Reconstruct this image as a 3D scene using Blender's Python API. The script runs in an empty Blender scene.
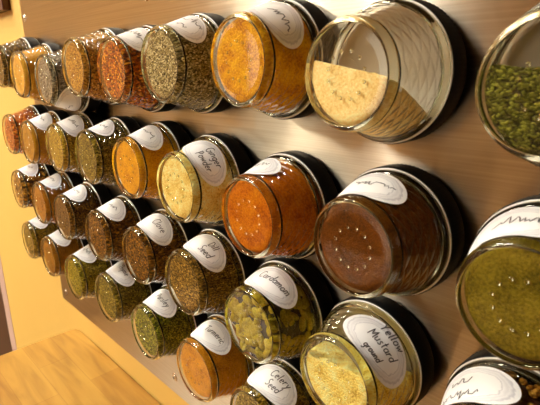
import bpy, bmesh, math, random
from mathutils import Vector, Matrix, noise
S = 0.0009                      # one unit of the jar wall in metres
PI = math.pi
C = bpy.context.scene.collection
rnd = random.Random(7)
JROT = (PI/2, 0, 0)             # local x right, y up, z out of the wall

# ------------------------------------------------------------------ materials
def new_mat(name):
    m = bpy.data.materials.new(name); m.use_nodes = True
    nt = m.node_tree; nt.nodes.clear()
    out = nt.nodes.new('ShaderNodeOutputMaterial')
    return m, nt, out
def N(nt, t, **kw):
    n = nt.nodes.new(t)
    for k, v in kw.items(): setattr(n, k, v)
    return n
def ramp(nt, fac, stops, interp='LINEAR'):
    r = N(nt, 'ShaderNodeValToRGB'); cr = r.color_ramp; cr.interpolation = interp
    while len(cr.elements) < len(stops): cr.elements.new(0.5)
    for e, (p, c) in zip(cr.elements, stops): e.position = p; e.color = (*c, 1)
    nt.links.new(fac, r.inputs[0]); return r.outputs[0]
def principled(nt, out, **kw):
    b = N(nt, 'ShaderNodeBsdfPrincipled')
    for k, v in kw.items(): b.inputs[k].default_value = v
    nt.links.new(b.outputs[0], out.inputs[0]); return b
def simple(name, col, rough=.5, metal=0, spec=.5):
    m, nt, out = new_mat(name)
    principled(nt, out, **{'Base Color': (*col, 1), 'Roughness': rough, 'Metallic': metal, 'Specular IOR Level': spec})
    return m
def mathn(nt, op, a, b=None, c=None):
    n = N(nt, 'ShaderNodeMath', operation=op)
    for i, v in enumerate((a, b, c)):
        if v is None: continue
        if isinstance(v, (int, float)): n.inputs[i].default_value = v
        else: nt.links.new(v, n.inputs[i])
    return n.outputs[0]

# brushed steel: horizontal brushing
def steel_mat():
    m, nt, out = new_mat('brushed_steel')
    b = principled(nt, out, **{'Base Color': (.60, .54, .47, 1), 'Metallic': 1, 'Roughness': .30, 'Anisotropic': 1.0, 'Anisotropic Rotation': 0.25})
    tc = N(nt, 'ShaderNodeTexCoord'); mp = N(nt, 'ShaderNodeMapping'); mp.inputs['Scale'].default_value = (6, 6, 900)
    nt.links.new(tc.outputs['Object'], mp.inputs[0])
    no = N(nt, 'ShaderNodeTexNoise'); no.inputs['Scale'].default_value = 1; no.inputs['Detail'].default_value = 3
    nt.links.new(mp.outputs[0], no.inputs['Vector'])
    nt.links.new(ramp(nt, no.outputs[0], [(.3, (.36, .31, .235)), (.7, (.45, .39, .30))]), b.inputs['Base Color'])
    rr = N(nt, 'ShaderNodeMapRange'); rr.inputs['To Min'].default_value = .27; rr.inputs['To Max'].default_value = .35
    nt.links.new(no.outputs[0], rr.inputs[0]); nt.links.new(rr.outputs[0], b.inputs['Roughness'])
    # faint waviness of the sheet across its width
    mp2 = N(nt, 'ShaderNodeMapping'); mp2.inputs['Scale'].default_value = (14, 1, .8)
    nt.links.new(tc.outputs['Object'], mp2.inputs[0])
    n2 = N(nt, 'ShaderNodeTexNoise'); n2.inputs['Scale'].default_value = 1; n2.inputs['Detail'].default_value = 2
    nt.links.new(mp2.outputs[0], n2.inputs['Vector'])
    bp = N(nt, 'ShaderNodeBump'); bp.inputs['Strength'].default_value = .2; bp.inputs['Distance'].default_value = .002
    nt.links.new(n2.outputs[0], bp.inputs['Height']); nt.links.new(bp.outputs[0], b.inputs['Normal'])
    tg = N(nt, 'ShaderNodeTangent', direction_type='UV_MAP')
    nt.links.new(tg.outputs[0], b.inputs['Tangent'])
    return m
def wall_mat(name, c1, c2):
    m, nt, out = new_mat(name)
    b = principled(nt, out, **{'Roughness': .6})
    tc = N(nt, 'ShaderNodeTexCoord'); no = N(nt, 'ShaderNodeTexNoise'); no.inputs['Scale'].default_value = 5; no.inputs['Detail'].default_value = 6
    nt.links.new(tc.outputs['Object'], no.inputs['Vector'])
    nt.links.new(ramp(nt, no.outputs[0], [(.3, c1), (.7, c2)]), b.inputs['Base Color'])
    n2 = N(nt, 'ShaderNodeTexNoise'); n2.inputs['Scale'].default_value = 160
    nt.links.new(tc.outputs['Object'], n2.inputs['Vector'])
    bp = N(nt, 'ShaderNodeBump'); bp.inputs['Strength'].default_value = .15; bp.inputs['Distance'].default_value = .001
    nt.links.new(n2.outputs[0], bp.inputs['Height']); nt.links.new(bp.outputs[0], b.inputs['Normal'])
    return m
def block_mat():
    m, nt, out = new_mat('butcher_block')
    b = principled(nt, out, **{'Roughness': .42, 'Coat Weight': .15, 'Coat Roughness': .3})
    tc = N(nt, 'ShaderNodeTexCoord')
    br = N(nt, 'ShaderNodeTexBrick'); br.offset = .37; br.squash = 1
    for k, v in {'Scale': 1, 'Mortar Size': .0006, 'Mortar Smooth': .5, 'Brick Width': .19, 'Row Height': .038, 'Bias': 0.}.items(): br.inputs[k].default_value = v
    br.inputs['Color1'].default_value = (0, 0, 0, 1); br.inputs['Color2'].default_value = (1, 1, 1, 1); br.inputs['Mortar'].default_value = (.5, .5, .5, 1)
    nt.links.new(tc.outputs['Object'], br.inputs['Vector'])
    mp = N(nt, 'ShaderNodeMapping'); mp.inputs['Scale'].default_value = (9, 70, 70)
    nt.links.new(tc.outputs['Object'], mp.inputs[0])
    no = N(nt, 'ShaderNodeTexNoise'); no.inputs['Scale'].default_value = 1; no.inputs['Detail'].default_value = 6; no.inputs['Distortion'].default_value = .6
    nt.links.new(mp.outputs[0], no.inputs['Vector'])
    a = ramp(nt, no.outputs[0], [(.3, (.31, .15, .018)), (.52, (.44, .235, .034)), (.75, (.52, .30, .05))])
    mx = N(nt, 'ShaderNodeMix', data_type='RGBA', blend_type='MULTIPLY'); mx.inputs[0].default_value = 1
    nt.links.new(a, mx.inputs[6])
    nt.links.new(ramp(nt, br.outputs[0], [(0, (.82, .74, .62)), (.5, (.95, .9, .85)), (1, (1.0, 1.0, 1.0))]), mx.inputs[7])
    m2 = N(nt, 'ShaderNodeMix', data_type='RGBA', blend_type='MULTIPLY'); m2.inputs[7].default_value = (.55, .42, .3, 1)
    nt.links.new(mx.outputs[2], m2.inputs[6]); nt.links.new(mathn(nt, 'MULTIPLY', br.outputs['Fac'], .35), m2.inputs[0])
    nt.links.new(m2.outputs[2], b.inputs['Base Color'])
    return m
def thin_glass_mat():
    m, nt, out = new_mat('quilted_glass')
    tr = N(nt, 'ShaderNodeBsdfTransparent'); tr.inputs[0].default_value = (.955, .955, .90, 1)
    gl = N(nt, 'ShaderNodeBsdfGlossy'); gl.inputs['Roughness'].default_value = .04; gl.inputs[0].default_value = (1, 1, 1, 1)
    fr = N(nt, 'ShaderNodeLayerWeight'); fr.inputs['Blend'].default_value = .5
    uv = N(nt, 'ShaderNodeUVMap'); sp = N(nt, 'ShaderNodeSeparateXYZ'); nt.links.new(uv.outputs[0], sp.inputs[0])
    u = mathn(nt, 'MULTIPLY', sp.outputs[0], 12 * PI); v = mathn(nt, 'MULTIPLY', sp.outputs[1], 2.0 * PI)
    d1 = mathn(nt, 'ABSOLUTE', mathn(nt, 'SINE', mathn(nt, 'ADD', u, v)))
    d2 = mathn(nt, 'ABSOLUTE', mathn(nt, 'SINE', mathn(nt, 'SUBTRACT', u, v)))
    h = mathn(nt, 'MINIMUM', d1, d2)
    bp = N(nt, 'ShaderNodeBump'); bp.inputs['Strength'].default_value = 1.0; bp.inputs['Distance'].default_value = .0011
    nt.links.new(h, bp.inputs['Height'])
    for n in (gl, fr): nt.links.new(bp.outputs[0], n.inputs['Normal'])
    mx = N(nt, 'ShaderNodeMixShader')
    nt.links.new(mathn(nt, 'MULTIPLY_ADD', mathn(nt, 'POWER', fr.outputs['Facing'], 5), .9, .04), mx.inputs[0]); nt.links.new(tr.outputs[0], mx.inputs[1]); nt.links.new(gl.outputs[0], mx.inputs[2])
    nt.links.new(mx.outputs[0], out.inputs[0])
    return m
def solid_glass_mat():
    m, nt, out = new_mat('thick_glass')
    g = N(nt, 'ShaderNodeBsdfGlass'); g.inputs['IOR'].default_value = 1.42; g.inputs['Roughness'].default_value = 0.02; g.inputs[0].default_value = (.96, .96, .88, 1)
    nt.links.new(g.outputs[0], out.inputs[0]); return m
def label_mat():
    m, nt, out = new_mat('printed_paper_label')
    b = principled(nt, out, **{'Roughness': .55})
    uv = N(nt, 'ShaderNodeUVMap')
    sp = N(nt, 'ShaderNodeSeparateXYZ'); nt.links.new(uv.outputs[0], sp.inputs[0])
    no = N(nt, 'ShaderNodeTexNoise'); no.inputs['Scale'].default_value = 5; no.inputs['Detail'].default_value = 3
    nt.links.new(uv.outputs[0], no.inputs['Vector'])
    r = mathn(nt, 'SQRT', mathn(nt, 'ADD', mathn(nt, 'POWER', sp.outputs[0], 2), mathn(nt, 'POWER', sp.outputs[1], 2)))
    r = mathn(nt, 'ADD', r, mathn(nt, 'MULTIPLY', mathn(nt, 'SUBTRACT', no.outputs[0], .5), .16))
    W = (.90, .90, .88)
    c = ramp(nt, r, [(.0, W), (.66, W), (.685, (.60, .60, .62)), (.71, (.86, .86, .85)), (.77, (.74, .74, .74)), (.82, (.84, .84, .83)), (.875, (.60, .60, .62)), (.91, W), (1, W)])
    nt.links.new(c, b.inputs['Base Color'])
    return m

def spice_mat(name, kind, cols):
    """kind: powder / seed / flake / herb / chunk; cols: dark, mid, light"""
    m, nt, out = new_mat(name)
    b = principled(nt, out, **{'Roughness': .85, 'Specular IOR Level': .08})
    tc = N(nt, 'ShaderNodeTexCoord')
    d, md, l = cols
    mp = N(nt, 'ShaderNodeMapping'); nt.links.new(tc.outputs['Object'], mp.inputs[0])
    rs = rnd.random() * 6; mp.inputs['Rotation'].default_value = (rs, rs * .7, rs * .3)
    if kind in ('powder', 'clump'):
        n1 = N(nt, 'ShaderNodeTexNoise'); n1.inputs['Scale'].default_value = 900; n1.inputs['Detail'].default_value = 4
        n2 = N(nt, 'ShaderNodeTexNoise'); n2.inputs['Scale'].default_value = 90; n2.inputs['Detail'].default_value = 5
        for n in (n1, n2): nt.links.new(mp.outputs[0], n.inputs['Vector'])
        f = mathn(nt, 'ADD', mathn(nt, 'MULTIPLY', n1.outputs[0], .5), mathn(nt, 'MULTIPLY', n2.outputs[0], .5))
        col = ramp(nt, f, [(.36, d), (.48, md), (.62, l)])
        h = f; dist = .0009
        if kind == 'clump': dist = .004; n2.inputs['Scale'].default_value = 130
    else:
        sc = {'seed': 750, 'flake': 520, 'herb': 760, 'chunk': 230}[kind]
        st = {'seed': (1, 1.5, 1), 'flake': (1, 1.3, .8), 'herb': (.8, 1.35, 1.1), 'chunk': (1, 1.2, 1)}[kind]
        mp.inputs['Scale'].default_value = st
        vo = N(nt, 'ShaderNodeTexVoronoi'); vo.inputs['Scale'].default_value = sc; vo.inputs['Randomness'].default_value = 1
        nz = N(nt, 'ShaderNodeTexNoise'); nz.inputs['Scale'].default_value = sc * .4
        nt.links.new(mp.outputs[0], nz.inputs['Vector'])
        mv = N(nt, 'ShaderNodeVectorMath', operation='MULTIPLY_ADD'); mv.inputs[1].default_value = (.004, .004, .004)
        nt.links.new(nz.outputs['Color'], mv.inputs[0]); nt.links.new(mp.outputs[0], mv.inputs[2])
        nt.links.new(mv.outputs[0], vo.inputs['Vector'])
        sx = N(nt, 'ShaderNodeSeparateColor'); nt.links.new(vo.outputs['Color'], sx.inputs[0])
        col = ramp(nt, sx.outputs[0], [(0, d), (.25, md), (.55, md), (.8, l), (1, tuple(min(1, x * 1.35) for x in l))])
        h = mathn(nt, 'SUBTRACT', 1, vo.outputs['Distance']); dist = .9 / sc
        mx = N(nt, 'ShaderNodeMix', data_type='RGBA', blend_type='MIX'); mx.inputs[7].default_value = (*[x * .45 for x in d], 1)
        nt.links.new(col, mx.inputs[6])
        gp = N(nt, 'ShaderNodeMapRange'); gp.inputs['From Min'].default_value = .45; gp.inputs['From Max'].default_value = .75
        nt.links.new(vo.outputs['Distance'], gp.inputs[0]); nt.links.new(gp.outputs[0], mx.inputs[0])
        col = mx.outputs[2]
    nt.links.new(col, b.inputs['Base Color'])
    bp = N(nt, 'ShaderNodeBump'); bp.inputs['Strength'].default_value = .9; bp.inputs['Distance'].default_value = dist
    nt.links.new(h, bp.inputs['Height']); nt.links.new(bp.outputs[0], b.inputs['Normal'])
    return m

M_STEEL = steel_mat()
M_WALL = wall_mat('yellow_paint', (.60, .38, .08), (.63, .405, .092))
M_BLOCK = block_mat()
M_THIN = thin_glass_mat(); M_GLASS = solid_glass_mat(); M_LABEL = label_mat()
M_LID = simple('black_plastic', (.004, .004, .004), .5, 0, .25)
M_RING = simple('white_seal', (.88, .87, .82), .3)
M_INNER = simple('tin_liner', (.42, .38, .32), .4, .6)
M_MAG = simple('magnet_metal', (.35, .34, .33), .35, 1)
M_INK = simple('ink', (.03, .028, .035), .6)
M_SCREW = simple('screw_steel', (.62, .58, .52), .22, 1)

# ------------------------------------------------------------------ mesh helpers
def link(name, me, parent=None, mats=()):
    o = bpy.data.objects.new(name, me); C.objects.link(o)
    if parent: o.parent = parent
    return o
def mesh(name, verts, faces, mats, scale=S, smooth=True, uvs=None, mi=None):
    me = bpy.data.meshes.new(name)
    me.from_pydata([(x*scale, y*scale, z*scale) for x, y, z in verts], [], faces)
    for m in mats: me.materials.append(m)
    if uvs is not None:
        ul = me.uv_layers.new(name='UVMap')
        for lo in me.loops: ul.data[lo.index].uv = uvs[lo.vertex_index]
    if smooth: me.polygons.foreach_set('use_smooth', [True]*len(me.polygons))
    if mi: me.polygons.foreach_set('material_index', mi)
    me.validate(); me.update(); return me
def lathe(prof, n=72, closed=False, rf=None):
    """revolve (r,z) about z; closed joins last profile point to first"""
    v, f, uv = [], [], []
    k = len(prof)
    for i in range(n+1):
        a = 2*PI*i/n
        for j, (r, z) in enumerate(prof):
            q = r if rf is None else r + rf(i, j)
            v.append((q*math.sin(a), q*math.cos(a), z)); uv.append((i/n, z/10))
    m = k if closed else k-1
    for i in range(n):
        for j in range(m):
            a, b = i*k+j, i*k+(j+1) % k
            f.append((a, b, b+k, a+k))
    return v, f, uv
def merge(*parts):
    V, F, U, MI = [], [], [], []
    for (v, f, u), mi in parts:
        o = len(V); V += v; U += u if u else [(0, 0)]*len(v)
        F += [tuple(i+o for i in q) for q in f]; MI += [mi]*len(f)
    return V, F, U, MI
def weld(me, dist=1e-6):
    bm = bmesh.new(); bm.from_mesh(me); bmesh.ops.remove_doubles(bm, verts=bm.verts, dist=dist)
    bmesh.ops.recalc_face_normals(bm, faces=bm.faces); bm.to_mesh(me); bm.free(); me.update(); return me
def box_mesh(name, x0, x1, y0, y1, z0, z1, mat, bevel=0, uvplane=False):
    """world-space metres box, optional bevel"""
    bm = bmesh.new(); bmesh.ops.create_cube(bm, size=1)
    for v in bm.verts: v.co = Vector(((x0+x1)/2+v.co.x*(x1-x0), (y0+y1)/2+v.co.y*(y1-y0), (z0+z1)/2+v.co.z*(z1-z0)))
    if bevel: bmesh.ops.bevel(bm, geom=bm.edges[:], offset=bevel, segments=2, affect='EDGES', profile=.6)
    if uvplane:
        ul = bm.loops.layers.uv.new('UVMap')
        for f in bm.faces:
            for lo in f.loops: lo[ul].uv = (lo.vert.co.x, lo.vert.co.z)
    me = bpy.data.meshes.new(name); bm.to_mesh(me); bm.free(); me.materials.append(mat); return me
def W(x, y, z): return Vector((x*S, -z*S, y*S))      # wall units -> world
def tag(o, label=None, cat=None, group=None, kind=None):
    if label: o['label'] = label
    if cat: o['category'] = cat
    if group: o['group'] = group
    if kind: o['kind'] = kind
    return o
def wbox(name, X, Y, Z, mat, parent=None, bevel=0, uvp=False):
    """box given in wall units; object origin at the box's bottom centre"""
    cx, cz = (X[0]+X[1])/2, (Z[0]+Z[1])/2
    me = box_mesh(name, (X[0]-cx)*S, (X[1]-cx)*S, -(Z[1]-cz)*S, -(Z[0]-cz)*S, 0, (Y[1]-Y[0])*S, mat, bevel*S, uvp)
    o = link(name, me, parent); o.location = W(cx, Y[0], cz)
    if parent: o.location = o.location - parent.location
    return o

# ------------------------------------------------------------------ the setting
FLOOR, CEIL = -1300, 1480
WZ = -3
tag(wbox('wall_front', (-1022, 1900), (FLOOR, CEIL), (WZ-120, WZ), M_WALL), kind='structure')
M_PINK = wall_mat('weathered_pink_plaster', (.36, .22, .17), (.50, .35, .28))
tag(wbox('trim_1', (-1072, -1022), (FLOOR, 900), (WZ-60, WZ+1), M_PINK, bevel=2), kind='structure')
M_DARKWOOD = simple('dark_brown_wood', (.055, .022, .010), .45)
tag(wbox('door_1', (-2100, -1072), (FLOOR, 900), (WZ-60, WZ-22), M_DARKWOOD), kind='structure')
tag(wbox('trim_2', (-2100, -1022), (900, CEIL), (WZ-120, WZ), M_WALL), kind='structure')
M_FLOOR = simple('brown_floor', (.12, .06, .018), .4)
tag(wbox('floor', (-3900, 1900), (FLOOR-40, FLOOR), (-140, 3300), M_FLOOR), kind='structure')
M_CEIL = simple('cream_ceiling', (.50, .38, .24), .8)
tag(wbox('ceiling', (-3900, 1900), (CEIL, CEIL+40), (-140, 3300), M_CEIL), kind='structure')
M_BACK = wall_mat('tan_paint', (.34, .185, .065), (.37, .205, .075))
tag(wbox('wall_back', (-3900, 1900), (FLOOR, CEIL), (3300, 3400), M_BACK), kind='structure')
tag(wbox('wall_left', (-4000, -3900), (FLOOR, CEIL), (-140, 3300), wall_mat('orange_tan_paint', (.56, .32, .115), (.60, .35, .13))), kind='structure')
tag(wbox('wall_right', (1900, 2000), (FLOOR, CEIL), (-140, 3300), simple('brown_paint', (.10, .055, .025), .7)), kind='structure')

# ------------------------------------------------------------------ lamps
def emit(name, col, st):
    m, nt, out = new_mat(name)
    em = N(nt, 'ShaderNodeEmission'); em.inputs[0].default_value = (*col, 1); em.inputs[1].default_value = st
    nt.links.new(em.outputs[0], out.inputs[0]); return m
M_HOUSE = simple('white_enamel', (.7, .68, .62), .4)
def lamp(x0, x1, z0, z1, label, M_EMIT):
    t = bpy.data.objects.new('ceiling_light', None); C.objects.link(t); t.location = W((x0+x1)/2, CEIL-60, (z0+z1)/2)
    tag(t, label, 'light')
    wbox('housing', (x0-10, x1+10), (CEIL-34, CEIL), (z0-10, z1+10), M_HOUSE, t, 3)
    wbox('diffuser', (x0, x1), (CEIL-60, CEIL-34), (z0, z1), M_EMIT, t, 3)
    return t
tube = lamp(-1500, -1300, 825, 2625, 'long slanting lit ceiling light above and in front of the spice jar wall', emit('lit_diffuser', (1, .95, .86), 60))
tube.rotation_euler = (0, 0, -math.radians(25.9))

lamp(-2900, -2200, 1900, 2700, 'added square fill light on the ceiling farther out in the room', emit('fill_panel', (1, .92, .76), 52))  # added fill light, brightens the jar faces from front left
lamp(-1700, -1350, 420, 760, 'added small square fill light on the ceiling close to the yellow wall', emit('fill_square', (1, .95, .86), 75))  # added fill light, puts more top light on the labels
# added glowing window across the room, front-left fill for the jar faces
M_FILL, nt, out = new_mat('window_fill_glow')
em = N(nt, 'ShaderNodeEmission'); em.inputs[0].default_value = (1, .90, .72, 1); em.inputs[1].default_value = 3
nt.links.new(em.outputs[0], out.inputs[0])
wn = bpy.data.objects.new('fill_window_1', None); C.objects.link(wn); wn.location = W(-3420, -900, 3300); tag(wn, kind='structure')
wbox('fill_pane', (-3850, -3000), (-900, 900), (3290, 3299), M_FILL, wn)
for x in (-3880, -3440, -3000): wbox('fill_window_frame', (x, x+40), (-930, 920), (3265, 3299), M_HOUSE, wn)
for y in (-940, 900): wbox('fill_window_frame', (-3880, -2960), (y, y+40), (3265, 3299), M_HOUSE, wn)

# ------------------------------------------------------------------ steel sheet on the wall
panel = bpy.data.objects.new('steel_panel', None); C.objects.link(panel); panel.location = W(-60, -263.5, -1.5)
tag(panel, 'large brushed stainless steel sheet screwed flat to the yellow wall behind the jars', 'panel')
wbox('sheet', (-620, 500), (-263.5, 206), (WZ, 0), M_STEEL, panel, .6, True)
sv, sf, su = lathe([(0, 2.0), (1.6, 1.9), (3.0, 1.3), (3.7, .2), (3.7, .3), (5.2, .3), (5.6, -.2)], 28)
slot = ([(-2.2, -.35, 2.15), (2.2, -.35, 2.15), (2.2, .35, 2.15), (-2.2, .35, 2.15), (-.35, -2.2, 2.15), (.35, -2.2, 2.15), (.35, 2.2, 2.15), (-.35, 2.2, 2.15)], [(0, 1, 2, 3), (4, 5, 6, 7)], None)
v_, f_, u_, mi_ = merge(((sv, sf, su), 0), (slot, 1))
screw_me = mesh('screw', v_, f_, [M_SCREW, M_LID], mi=mi_)
for i, (x, y) in enumerate(((-608.6, 179.7), (-261.4, 172), (-600.5, -246), (-267.4, -240.5))):
    o = link('screw', screw_me, panel); o.rotation_euler = JROT; o.location = W(x, y, 0) - panel.location

# ------------------------------------------------------------------ jars
def rad(z): return 28.2 + (46-z)*.335 if z < 46 else 28.2
# glass: thin wall and floor + solid heel ring + solid mouth bead
body = lathe([(rad(z), z) for z in (47.2, 45.5, 42, 38, 34, 30, 26, 24)] + [(35.2, 22.6), (34.9, 21.5)], 96)
base = lathe([(25.0, 53.0), (20, 52.5), (13, 52.5), (9.2, 52.5), (8.9, 52.9), (8.4, 52.9), (8.1, 52.5), (0.01, 52.5)], 72)
heel = lathe([(28.2, 47.2), (28.45, 48.6), (28.3, 50.2), (27.5, 52.2), (26.5, 53.5), (25.6, 53.8), (24.9, 53.4), (24.8, 52.2), (25.4, 51.0), (26.6, 49.0)], 96, True)
bead = lathe([(34.9, 21.8), (36.4, 21.3), (37.0, 20.2), (37.0, 17.6), (35.0, 17.2), (34.0, 19), (34.0, 21.2)], 96, True)
dots = ([], [], [])
for i in range(12):
    a = 2*PI*i/12; cx, cy = 11.6*math.cos(a), 11.6*math.sin(a)
    dv, df, du = lathe([(.01, 52.0), (1.0, 52.3), (1.0, 52.8), (.6, 53.4), (.01, 53.6)], 8)
    o_ = len(dots[0]); dots[0].extend([(x+cx, y+cy, z) for x, y, z in dv]); dots[1].extend([tuple(k+o_ for k in q) for q in df]); dots[2].extend([(0, 0)]*len(dv))
base = (base[0], base[1], [(0, 0)]*len(base[0]))
V, F, U, MI = merge((body, 0), (base, 0), (dots, 1), (heel, 1), (bead, 1))
glass_me = weld(mesh('glass', V, F, [M_THIN, M_GLASS], uvs=None, mi=MI))
# uv after welding: angle from the position
for poly in glass_me.polygons:
    if poly.material_index == 0 and poly.center.z/S > 52: poly.use_smooth = False
ul = glass_me.uv_layers.new(name='UVMap')
for poly in glass_me.polygons:
    ca = math.atan2(poly.center.x, poly.center.y)
    for li in poly.loop_indices:
        co = glass_me.vertices[glass_me.loops[li].vertex_index].co
        a = math.atan2(co.x, co.y)
        if a-ca > PI: a -= 2*PI
        if ca-a > PI: a += 2*PI
        flat = poly.center.z/S > 46.5
        ul.data[li].uv = (0, 0) if flat else (a/(2*PI), co.z/S/10)
lidp = [(.01, 1.6), (34, 1.6), (37.2, 2.2), (38.4, 4), (38.5, 16.3), (37.9, 16.9), (36.6, 16.9), (36.4, 14)]
lv = lathe(lidp, 180, rf=lambda i, j: (-.45 if (i % 2) else 0.) if j in (3, 4) else 0)
lid_me = weld(mesh('lid', lv[0], lv[1], [M_LID]))
liner_me = weld(mesh('lid_liner', *lathe([(.01, 16.2), (30, 16.2), (31, 17.4), (34.5, 17.4)], 60)[:2], [M_INNER]))
ring_me = weld(mesh('seal_ring', *lathe([(37.3 + .55*math.cos(t), 17.3 + .5*math.sin(t)) for t in [k*PI/4 for k in range(8)]], 96, True)[:2], [M_RING]))
mag_me = weld(mesh('magnet', *lathe([(.01, 0), (14, 0), (14.3, .3), (14.3, 1.6), (.01, 1.6)], 40)[:2], [M_MAG]))
# label: an ellipse wrapped round the cone (x along the circumference, y towards the lid)
ZC, LA, LB = 36.0, 26.0, 12.3
def wrap(x, y, off=.3):
    z = ZC - y; a = x / rad(ZC); r = max(rad(z), 28.45 if z > 47 else 0) + off
    return (r*math.sin(a), r*math.cos(a), z)
lv, lf, lu = [wrap(0, 0)], [], [(0, 0)]
nr, na = 8, 64
for i in range(1, nr+1):
    for j in range(na):
        t = 2*PI*j/na; x, y = i/nr*math.cos(t), i/nr*math.sin(t)
        lv.append(wrap(x*LA, y*LB)); lu.append((x, y))
for j in range(na): lf.append((0, 1+j, 1+(j+1) % na))
for i in range(nr-1):
    for j in range(na):
        a, b = 1+i*na+j, 1+i*na+(j+1) % na
        lf.append((a, a+na, b+na, b))
label_me = mesh('label', lv, lf, [M_LABEL], uvs=lu)

# handwriting: stroke letters on a 0..1 body (x-height .5)
def arc(cx, cy, rx, ry, a0, a1, n=8):
    return [(cx+rx*math.cos(math.radians(a0+(a1-a0)*i/n)), cy+ry*math.sin(math.radians(a0+(a1-a0)*i/n))) for i in range(n+1)]
G = {
 'a': (.5, [arc(.24, .25, .2, .24, 60, 400)[:9] , [(.42, .5), (.42, .1), (.5, 0)]]),
 'b': (.5, [[(.06, 1), (.06, 0)], arc(.24, .24, .18, .24, 170, -170)]),
 'c': (.42, [arc(.24, .25, .2, .24, 50, 310)]),
 'd': (.5, [arc(.24, .25, .2, .24, 40, 330), [(.44, 1), (.42, 0)]]),
 'e': (.46, [[(.05, .26), (.4, .3)] + arc(.23, .25, .19, .24, 10, 310)]),
 'g': (.5, [arc(.24, .25, .2, .24, 40, 330), [(.43, .5), (.42, -.25), (.3, -.42), (.08, -.32)]]),
 'h': (.48, [[(.06, 1), (.06, 0)], [(.06, .35), (.2, .5), (.36, .42), (.4, 0)]]),
 'i': (.2, [[(.08, .5), (.08, 0)], [(.08, .72), (.1, .75)]]),
 'l': (.24, [[(.1, 1), (.08, .1), (.16, 0)]]),
 'm': (.7, [[(.05, .5), (.05, 0)], [(.05, .36), (.17, .5), (.3, .42), (.31, 0)], [(.31, .36), (.44, .5), (.57, .42), (.6, 0)]]),
 'n': (.48, [[(.05, .5), (.05, 0)], [(.05, .36), (.2, .5), (.36, .42), (.39, 0)]]),
 'o': (.48, [arc(.24, .25, .2, .25, 90, 450)]),
 'p': (.5, [[(.06, .5), (.06, -.45)], arc(.25, .25, .19, .24, 160, -160)]),
 'r': (.38, [[(.06, .5), (.06, 0)], [(.06, .3), (.18, .47), (.34, .48)]]),
 's': (.4, [[(.34, .45), (.2, .5), (.08, .4), (.2, .27), (.34, .14), (.2, 0), (.04, .06)]]),
 't': (.36, [[(.16, .9), (.15, .08), (.28, 0)], [(.02, .56), (.32, .6)]]),
 'u': (.5, [[(.06, .5), (.08, .1), (.22, 0), (.38, .12)], [(.4, .5), (.42, 0)]]),
 'v': (.44, [[(.04, .5), (.2, 0), (.4, .5)]]),
 'w': (.62, [[(.04, .5), (.16, 0), (.3, .4), (.42, 0), (.58, .5)]]),
 'y': (.48, [[(.05, .5), (.2, .08)], [(.42, .5), (.2, -.1), (.02, -.42)]]),
 'k': (.46, [[(.06, 1), (.06, 0)], [(.38, .5), (.08, .22), (.4, 0)]]),
 'C': (.66, [arc(.38, .5, .32, .5, 45, 315, 12)]),
 'D': (.66, [[(.08, 1), (.08, 0)], [(.0, .98), (.3, 1), (.58, .7), (.58, .3), (.3, 0), (.02, .02)]]),
 'G': (.7, [arc(.38, .5, .32, .5, 50, 330, 12) + [(.68, .45), (.42, .45)]]),
 'M': (.8, [[(.05, 0), (.12, 1), (.38, .3), (.66, 1), (.74, 0)]]),
 'N': (.7, [[(.08, 0), (.1, 1), (.56, .02), (.6, 1)]]),
 'P': (.58, [[(.1, 1), (.08, 0)], [(.02, .95), (.34, 1), (.5, .75), (.32, .5), (.1, .46)]]),
 'S': (.54, [[(.46, .88), (.28, 1), (.08, .82), (.2, .56), (.42, .38), (.4, .12), (.2, 0), (.02, .12)]]),
 'T': (.6, [[(.3, .98), (.28, 0)], [(.0, .95), (.6, 1)]]),
 'Y': (.6, [[(.02, 1), (.28, .5)], [(.58, 1), (.28, .5), (.2, 0)]]),
 ' ': (.3, []),
}
def text_mesh(name, lines, size, flip=False, dx=0, dy=0):
    r = random.Random(name + str(lines)); V, F = [], []
    w = .3
    for li, (txt, sc) in enumerate(lines):
        H = size*sc
        if txt.startswith('~'):       # an unreadable scrawl
            n = int(txt[1:]); x = 0; strokes = [[]]
            for k in range(n*3):
                strokes[0].append((x, r.choice((0, .25, .5, .5)) + (r.random() < .12)*.5)); x += .14 + r.random()*.08
            width = x; glyphs = [(0, strokes)]
        else:
            x = 0; glyphs = []
            for ch in txt:
                gw, st = G[ch]; glyphs.append((x, st)); x += gw + .07
            width = x
        base_y = -li*size*1.35 + (len(lines)-1)*size*.62 - size*.35
        for gx, st in glyphs:
            jy = r.uniform(-.05, .05)
            for pl in st:
                P = [((gx+px - width/2 + .18*py)*H, base_y + (py+jy)*H + .02*H*(gx+px)) for px, py in pl]
                Q = []
                for a, b in zip(P, P[1:]):       # subdivide so it follows the glass
                    m = max(1, int(math.hypot(b[0]-a[0], b[1]-a[1])/1.2))
                    Q += [(a[0]+(b[0]-a[0])*k/m, a[1]+(b[1]-a[1])*k/m) for k in range(m)]
                Q.append(P[-1])
                for k, q in enumerate(Q):
                    a = Q[max(0, k-1)]; b = Q[min(len(Q)-1, k+1)]
                    tx, ty = b[0]-a[0], b[1]-a[1]; l = math.hypot(tx, ty) or 1
                    nx, ny = -ty/l*w, tx/l*w
                    for s in (1, -1):
                        X, Y = q[0]+s*nx+dx, q[1]+s*ny+dy
                        if flip: X, Y = -X, -Y
                        V.append(wrap(X, Y, .5))
                    if k: o = len(V); F.append((o-4, o-3, o-1, o-2))
    return mesh('handwriting', V, F, [M_INK])

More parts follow.
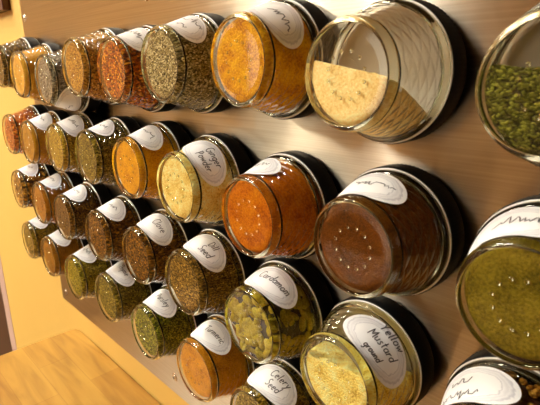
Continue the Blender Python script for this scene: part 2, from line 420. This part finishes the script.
# contents
CAV = [(.01, 51.3), (14, 51.3), (22.0, 51.3), (23.9, 50.3), (25.2, 48.0), (26.8, 45.0), (rad(34)-1.7, 34), (rad(24)-1.9, 24), (33.7, 21), (33.7, 17.6), (.01, 17.6)]
def content_mesh(name, mat, fill=None, rough=0., seed=0):
    """fill: (a,b,c) keeps y < a + b*z' + c*x where z' runs from the glass floor towards the lid"""
    n = 72; prof = []
    for (r0, z0), (r1, z1) in zip(CAV, CAV[1:]):
        m = max(1, int(math.hypot(r1-r0, z1-z0)/3.0))
        prof += [(r0+(r1-r0)*k/m, z0+(z1-z0)*k/m) for k in range(m)]
    prof.append(CAV[-1])
    v, f, u = lathe(prof, n)
    me = weld(mesh(name, v, f, [mat]), 5e-6)
    if fill:
        a, b, c = fill
        bm = bmesh.new(); bm.from_mesh(me)
        # plane y - a - b*(51-z) - c*x = 0
        no_ = Vector((-c, 1, b)).normalized(); co = Vector((0, (a)*S, 51*S))
        bmesh.ops.bisect_plane(bm, geom=bm.verts[:]+bm.edges[:]+bm.faces[:], plane_co=co, plane_no=no_, clear_outer=True)
        ed = [e for e in bm.edges if e.is_boundary]
        r = bmesh.ops.holes_fill(bm, edges=ed, sides=0)
        fs = r['faces']; bmesh.ops.triangulate(bm, faces=fs)
        cap = [f for f in bm.faces if abs(f.normal.dot(no_)) > .98 and abs((f.calc_center_median()-co).dot(no_)) < 1e-5]
        for _ in range(3):
            es = list({e for f in cap for e in f.edges if not e.is_boundary and e.calc_length() > 2.5*S and all(q in cap for q in e.link_faces)})
            if not es: break
            bmesh.ops.subdivide_edges(bm, edges=es, cuts=1)
            bmesh.ops.triangulate(bm, faces=[f for f in bm.faces if len(f.verts) > 4])
            cap = [f for f in bm.faces if abs(f.normal.dot(no_)) > .98 and abs((f.calc_center_median()-co).dot(no_)) < 1e-5]
        cv = {v for f in cap for v in f.verts if all(q in cap for q in v.link_faces)}
        for v in cv:
            v.co += no_*S*rough*2.2*(noise.noise(v.co/S*.16+Vector((seed, 0, 0)))+.5*noise.noise(v.co/S*.5))
        for f in bm.faces: f.smooth = True
        bm.to_mesh(me); bm.free()
    return me
def ellipsoid(c, ax, rs, n=8, m=5):
    v, f = [], []
    for i in range(m+1):
        t = PI*i/m
        for j in range(n):
            a = 2*PI*j/n; p = Vector((rs[0]*math.sin(t)*math.cos(a), rs[1]*math.sin(t)*math.sin(a), rs[2]*math.cos(t)))
            v.append(tuple(ax @ p + c))
    for i in range(m):
        for j in range(n): f.append((i*n+j, i*n+(j+1) % n, (i+1)*n+(j+1) % n, (i+1)*n+j))
    return v, f, None
def pods_mesh(name, mat, size, seed, core, count=230, elong=1.9):
    """a jar full of pods or nuggets: every lump pressed against the glass, over a core"""
    r = random.Random(seed); parts = []
    for k in range(count):
        if k < count*.32:
            q = 22.6*math.sqrt(r.random()); t = r.uniform(0, 2*PI); c = Vector((q*math.cos(t), q*math.sin(t), 51.0-size*.85)); nrm = Vector((0, 0, 1))
        else:
            z = r.uniform(19, 48.5); t = r.uniform(0, 2*PI); q = min(rad(max(z, 24))-2.7, 25.2+(49-z)*.5)-size*.7
            c = Vector((q*math.cos(t), q*math.sin(t), z)); nrm = Vector((math.cos(t), math.sin(t), 0))
        tg_ = nrm.orthogonal().normalized(); tg_.rotate(Matrix.Rotation(r.uniform(0, 2*PI), 3, nrm))
        tg_ = (tg_+nrm*r.uniform(-.12, .12)).normalized(); bi = nrm.cross(tg_).normalized(); n3 = tg_.cross(bi)
        ax = Matrix((bi, n3, tg_)).transposed(); s = size*r.uniform(.8, 1.15)
        parts.append((ellipsoid(c, ax, (s, s*.85, s*elong)), 0))
    cv = lathe([(.01, 48.5), (20, 48.5), (23, 46), (28, 34), (30, 20), (.01, 20)], 30)
    V, F, U, MI = merge(*parts, (cv, 1))
    return mesh(name, V, F, [mat, core], mi=MI)

def hx(h): # sRGB hex -> linear
    c = [int(h[i:i+2], 16)/255 for i in (0, 2, 4)]
    return tuple(x/12.92 if x <= .04045 else ((x+.055)/1.055)**2.4 for x in c)
# key: (x, y, label angle or None, lines, content name, kind, colours, fill, label text)
J = [
 ('J1', -576.9, 113.3, None, None, 'dried_herb', 'herb', ('241a06', '5c4212', '94702a'), None, 'jar of dark crumbled herb at the left end of the top row'),
 ('J2', -497.3, 102.0, None, None, 'ground_spice', 'powder', ('a8772c', 'c08c38', 'd8a850'), None, 'jar of yellow tan powder without label, second from the left end of the top row'),
 ('J3', -407.9, 95.8, 150, [('~5', .9)], 'peppery_grains', 'seed', ('34302c', '8a7f70', 'b5ab9a'), None, 'jar of grey speckled grains with its white label turned to the underside'),
 ('J4', -321.0, 108.6, None, None, 'ground_spice', 'seed', ('84500c', 'c0883c', 'dca450'), None, 'jar of tan gritty spice without label right of the grey grains'),
 ('J5', -238.2, 105.1, 15, [('~8', .9)], 'red_flakes', 'flake', ('6e2c06', 'b4580e', 'd88a28'), None, 'jar of orange red coarse flakes in the top row beside the greyish seeds'),
 ('J6', -158.6, 108.4, 16, [('~7', 1), ('~4', .8)], 'seeds', 'seed', ('4e4422', '9c8c5c', 'c8bc92'), None, 'jar of greyish tan fine seeds in the top row, its label turned upward'),
 ('J7', -66.9, 109.2, 32, [('~7', 1.1)], 'golden_spice', 'clump', ('b06400', 'd69400', 'eab41c'), None, 'large golden orange spice jar in the top row left of the half empty jar'),
 ('J8', 16.5, 100.7, None, None, 'cream_powder', 'powder', ('d6b46c', 'ecd08e', 'f8e4ac'), (3.5, -.62, -.18), 'half empty clear jar holding caked cream coloured powder'),
 ('J9', 109.6, 96.3, None, None, 'green_herb', 'herb', ('282c06', '50541a', '7c8038'), (6, -.25, -.1), 'part filled jar of green leafy herb cut off by the upper right picture edge'),
 ('K1', -578.6, 21.3, None, None, 'red_flakes', 'flake', ('7a2c0a', 'c25a1c', 'd88038'), None, 'jar of orange red flakes at the left end of the second row'),
 ('K2', -500.3, 17.4, 12, [('~5', .9)], 'ground_spice', 'powder', ('6c4408', '9c6a14', 'b88420'), None, 'jar of brownish gold powder, second from the left end of the second row'),
 ('K3', -403.0, 20.3, 17, [('~7', .9)], 'seeds', 'seed', ('7c5e1c', 'b08c34', 'd4b050'), None, 'jar of pale gold small seeds, third from the left in the second row'),
 ('K4', -316.2, 19.7, -3, [('~7', .9)], 'dried_herb', 'herb', ('3c340a', '786420', 'a08c40'), None, 'jar of olive crumbled herb just left of the bright orange yellow powder'),
 ('K5', -229.1, 20.4, 10, [('~6', 1)], 'orange_powder', 'powder', ('a06000', 'c48808', 'd8a010'), None, 'jar of bright orange yellow powder with deep orange side in the second row'),
 ('K6', -149.3, 15.5, 36, [('Ginger', 1), ('Powder', 1)], 'pale_powder', 'clump', ('c8a040', 'ecd078', 'fcecac'), None, 'jar of pale yellow powder labelled Ginger Powder'),
 ('K7', -62.9, 10.0, -25, [('~6', 1)], 'orange_brown_powder', 'powder', ('8c4200', 'b46000', 'c87a10'), None, 'jar of rusty orange powder right of the ginger jar, label edge on top'),
 ('K8', 23.2, 11.5, -10, [('~8', 1)], 'brown_powder', 'powder', ('3c1c00', '542a00', '643604'), None, 'large jar of dark reddish brown powder in the middle right'),
 ('K9', 108.8, 9.0, -26, [('~8', 1)], 'olive_powder', 'powder', ('443c0c', '625616', '7a6c24'), None, 'jar of olive green powder at the right picture edge'),
 ('L1', -578.7, -58.3, 2, [('~5', .9)], 'tan_pieces', 'chunk', ('48280c', '8c5e20', 'c08c3c'), None, 'jar of coarse tan pieces at the left end of the third row'),
 ('L2', -490.9, -62.7, 0, [('~6', .9)], 'amber_spice', 'powder', ('603404', '8c5408', 'a06810'), None, 'jar of amber brown spice, second from the left in the third row'),
 ('L3', -410.8, -65.2, 0, [('~6', .9)], 'dark_spice', 'seed', ('2c1a06', '5e3c0e', '8a5e1c'), None, 'jar of dark brown spice with a near black side, third in the third row'),
 ('L4', -314.9, -65.2, 6, [('~6', .9)], 'brown_spice', 'flake', ('3c2206', '6c440e', '966420'), None, 'jar of brown flaky spice just left of the jar labelled Clove'),
 ('L5', -227.9, -63.5, 17, [('Clove', 1.15)], 'clove_pieces', 'flake', ('3c2208', '6e4814', '946420'), None, 'jar of brown pieces with the handwritten label Clove'),
 ('L6', -148.4, -65.2, 17, [('Dill', .9), ('Seed', 1.1)], 'dill_seed', 'seed', ('443010', '80602a', 'b08c48'), None, 'jar of brown flat seeds labelled Dill Seed'),
 ('L7', -65.3, -70.8, 9, [('Cardamom', 1)], 'cardamom_pods', 'pods', ('6e6418', '96882a', 'b0a040'), None, 'jar packed with green yellow pods labelled Cardamom'),
 ('L8', 12.1, -75.4, 38, [('Yellow', 1), ('Mustard', 1), ('ground', .8)], 'yellow_powder', 'clump', ('c09c30', 'ecd468', 'fceea0'), (9, -.25, .1), 'jar of clumpy pale yellow powder labelled Yellow Mustard ground'),
 ('L9', 102.7, -75.5, -36, [('~8', 1), ('~4', 1)], 'dried_chunks', 'pods', ('7a4a14', 'a87430', 'c89a58'), None, 'jar of coarse orange brown chunks at the lower right corner'),
 ('M1', -567.4, -134.2, 2, [('~4', .9)], 'dried_herb', 'herb', ('403808', '7c6214', 'a88830'), None, 'jar of amber green herb at the left end of the bottom row'),
 ('M2', -486.6, -137.2, 8, [('~5', .9)], 'brown_spice', 'powder', ('583404', '885810', 'a06c18'), None, 'jar of amber brown spice, second from the left in the bottom row'),
 ('M3', -400.6, -140.5, -1, [('~6', .9)], 'green_herb', 'herb', ('58520a', '948420', 'b8a43c'), None, 'jar of yellowish green herb above the lower left corner of the steel sheet'),
 ('M4', -308.7, -135.5, 9, [('Thyme', 1)], 'grey_green_herb', 'herb', ('403810', '786a2c', 'a49048'), None, 'jar of greyish olive herb in the bottom row left of the bright green herb'),
 ('M5', -225.0, -143.1, 3, [('Parsley', 1)], 'bright_green_herb', 'herb', ('2c3c04', '646a14', '9c9c34'), None, 'jar of bright green leafy herb, label ending in ley, in the bottom row'),
 ('M6', -140.6, -144.5, 3, [('Turmeric', .95)], 'amber_powder', 'powder', ('945600', 'b47a10', 'c88c1c'), None, 'jar of golden amber powder in the bottom row just left of the Celery Seed jar'),
 ('M7', -64.7, -153.1, 5, [('Celery', 1), ('Seed', 1)], 'celery_seed', 'seed', ('54420e', '8c742c', 'b4984c'), None, 'jar of small brown seeds labelled Celery Seed at the bottom picture edge'),
]
BOOST = 1.15
DARK = simple('dark_core', (.045, .035, .008), .9)
CORE2 = simple('rusty_core', (.10, .025, .008), .9)
for ji, (key, x, y, ang, lines, cname, kind, cols, fill, lab) in enumerate(J):
    t = bpy.data.objects.new('spice_jar', None); C.objects.link(t)
    t.location = W(x, y, 0); t.rotation_euler = JROT
    tag(t, lab, 'jar', 'spice jars on the steel sheet')
    g = link('glass', glass_me, t); g.rotation_euler = (0, 0, rnd.uniform(0, 6.28))
    l = link('lid', lid_me, t); link('seal_ring', ring_me, l)
    if fill: link('lid_liner', liner_me, l)
    link('magnet', mag_me, t)
    c3 = [tuple(min(.95, q*BOOST) for q in hx(c)) for c in cols]
    if key not in ('J3', 'J8', 'J6', 'K6', 'L8'): c3 = [(r_, g_, b_*.6) for r_, g_, b_ in c3]
    if kind == 'pods':
        if cname == 'cardamom_pods': me = pods_mesh(cname, spice_mat(cname, 'powder', c3), 2.8, 3, DARK, 250, 1.9)
        else: me = pods_mesh(cname, spice_mat(cname, 'chunk', c3), 2.0, 5, CORE2, 420, 1.3)
    else:
        me = content_mesh(cname, spice_mat(cname + key.lower(), kind, c3), fill, 1.0 if fill else 0, ji)
    tag(link(cname, me, t), kind='stuff')
    if ang is not None:
        lo = link('label', label_me, t); lo.rotation_euler = (0, 0, -math.radians(ang))
        dy = {'L8': 2.5}.get(key, 1.5); dx = {'L7': 3, 'L8': 1, 'K6': 4}.get(key, 5)
        ho = link('handwriting', text_mesh(key, lines, 6.0 if len(lines) < 3 else 5.4, flip=(key == 'L9'), dx=dx, dy=dy), lo)

# ------------------------------------------------------------------ butcher block table under the jars
table = bpy.data.objects.new('table', None); C.objects.link(table); table.location = W(-150, FLOOR, 330)
tag(table, 'golden butcher block wooden table pushed against the yellow wall below the jars', 'table')
bm = bmesh.new()
x0, x1, y0, y1, r = -577*S, 420*S, -(WZ+1)*S, -700*S, 12*S
pts = [(x1, y0), (x1, y1), (x0+r, y1), (x0, y1+r), (x0, y0-r*1.1), (x0+r*.3, y0-r*.3), (x0+r*1.1, y0)]
top = [bm.verts.new((a, b, -302.5*S)) for a, b in pts]; bot = [bm.verts.new((a, b, -345*S)) for a, b in pts]
bm.faces.new(top); bm.faces.new(bot[::-1])
for i in range(len(pts)): j = (i+1) % len(pts); bm.faces.new((top[i], bot[i], bot[j], top[j]))
bmesh.ops.recalc_face_normals(bm, faces=bm.faces)
bmesh.ops.bevel(bm, geom=[e for e in bm.edges if all(abs(v.co.z+302.5*S) < 1e-6 for v in e.verts)], offset=1.5*S, segments=2, affect='EDGES')
me = bpy.data.meshes.new('tabletop'); bm.to_mesh(me); bm.free(); me.materials.append(M_BLOCK)
to = link('tabletop', me, table); to.location = -table.location
for lx in (-530, 370):
    for lz in (45, 650): wbox('leg', (lx-25, lx+25), (FLOOR, -345), (lz-25, lz+25), M_BLOCK, table, 3)
wbox('apron', (-520, 360), (-420, -345), (620, 640), M_BLOCK, table, 2)

# ------------------------------------------------------------------ dark frame on the wall at upper left
fr = bpy.data.objects.new('picture_frame', None); C.objects.link(fr); fr.location = W(-830, 196, 0)
tag(fr, 'dark reddish brown frame hanging on the yellow wall left of the steel sheet', 'frame')
M_FR = simple('mahogany', (.09, .018, .008), .4)
wbox('frame_rail', (-990, -673), (196, 230), (WZ, 9), M_FR, fr, 2)
wbox('frame_rail', (-990, -673), (566, 600), (WZ, 9), M_FR, fr, 2)
wbox('frame_stile', (-990, -956), (230, 566), (WZ, 9), M_FR, fr, 2)
wbox('frame_stile', (-707, -673), (230, 566), (WZ, 9), M_FR, fr, 2)
wbox('backing', (-956, -707), (230, 566), (WZ, 2), simple('dark_canvas', (.05, .02, .012), .7), fr)

# ------------------------------------------------------------------ world, camera
w = bpy.data.worlds.new('room_ambient'); bpy.context.scene.world = w; w.use_nodes = True
w.node_tree.nodes['Background'].inputs[0].default_value = (1, .85, .65, 1)
w.node_tree.nodes['Background'].inputs[1].default_value = .2
cam = bpy.data.cameras.new('camera'); co = bpy.data.objects.new('camera', cam); C.objects.link(co)
R = [[0.680492558212148, -0.019868476348281094, -0.7324855779231999], [0.18359444165876015, -0.9631237055931081, 0.19668708324800876], [-0.7093820967644268, -0.26832437714862734, -0.651750772472045]]
def wd(v): return Vector((v[0], -v[2], v[1]))
rx, dn, fw = (wd(v) for v in R)
m4 = Matrix((rx, -dn, -fw)).transposed().to_4x4(); m4.translation = W(172.98636672741785, 105.3831442335669, 248.6132155765157)
co.matrix_world = m4
cam.sensor_width = 36; cam.lens = 486.8606350971469/540*36; cam.clip_start = .01; cam.clip_end = 50
cam.dof.use_dof = True; cam.dof.focus_distance = 0.36; cam.dof.aperture_fstop = 30
sc = bpy.context.scene; sc.camera = co
sc.view_settings.view_transform = 'Standard'; sc.view_settings.look = 'None'; sc.view_settings.exposure = 0.22; sc.view_settings.gamma = 1
sc.cycles.max_bounces = 14; sc.cycles.transparent_max_bounces = 24; sc.cycles.transmission_bounces = 12
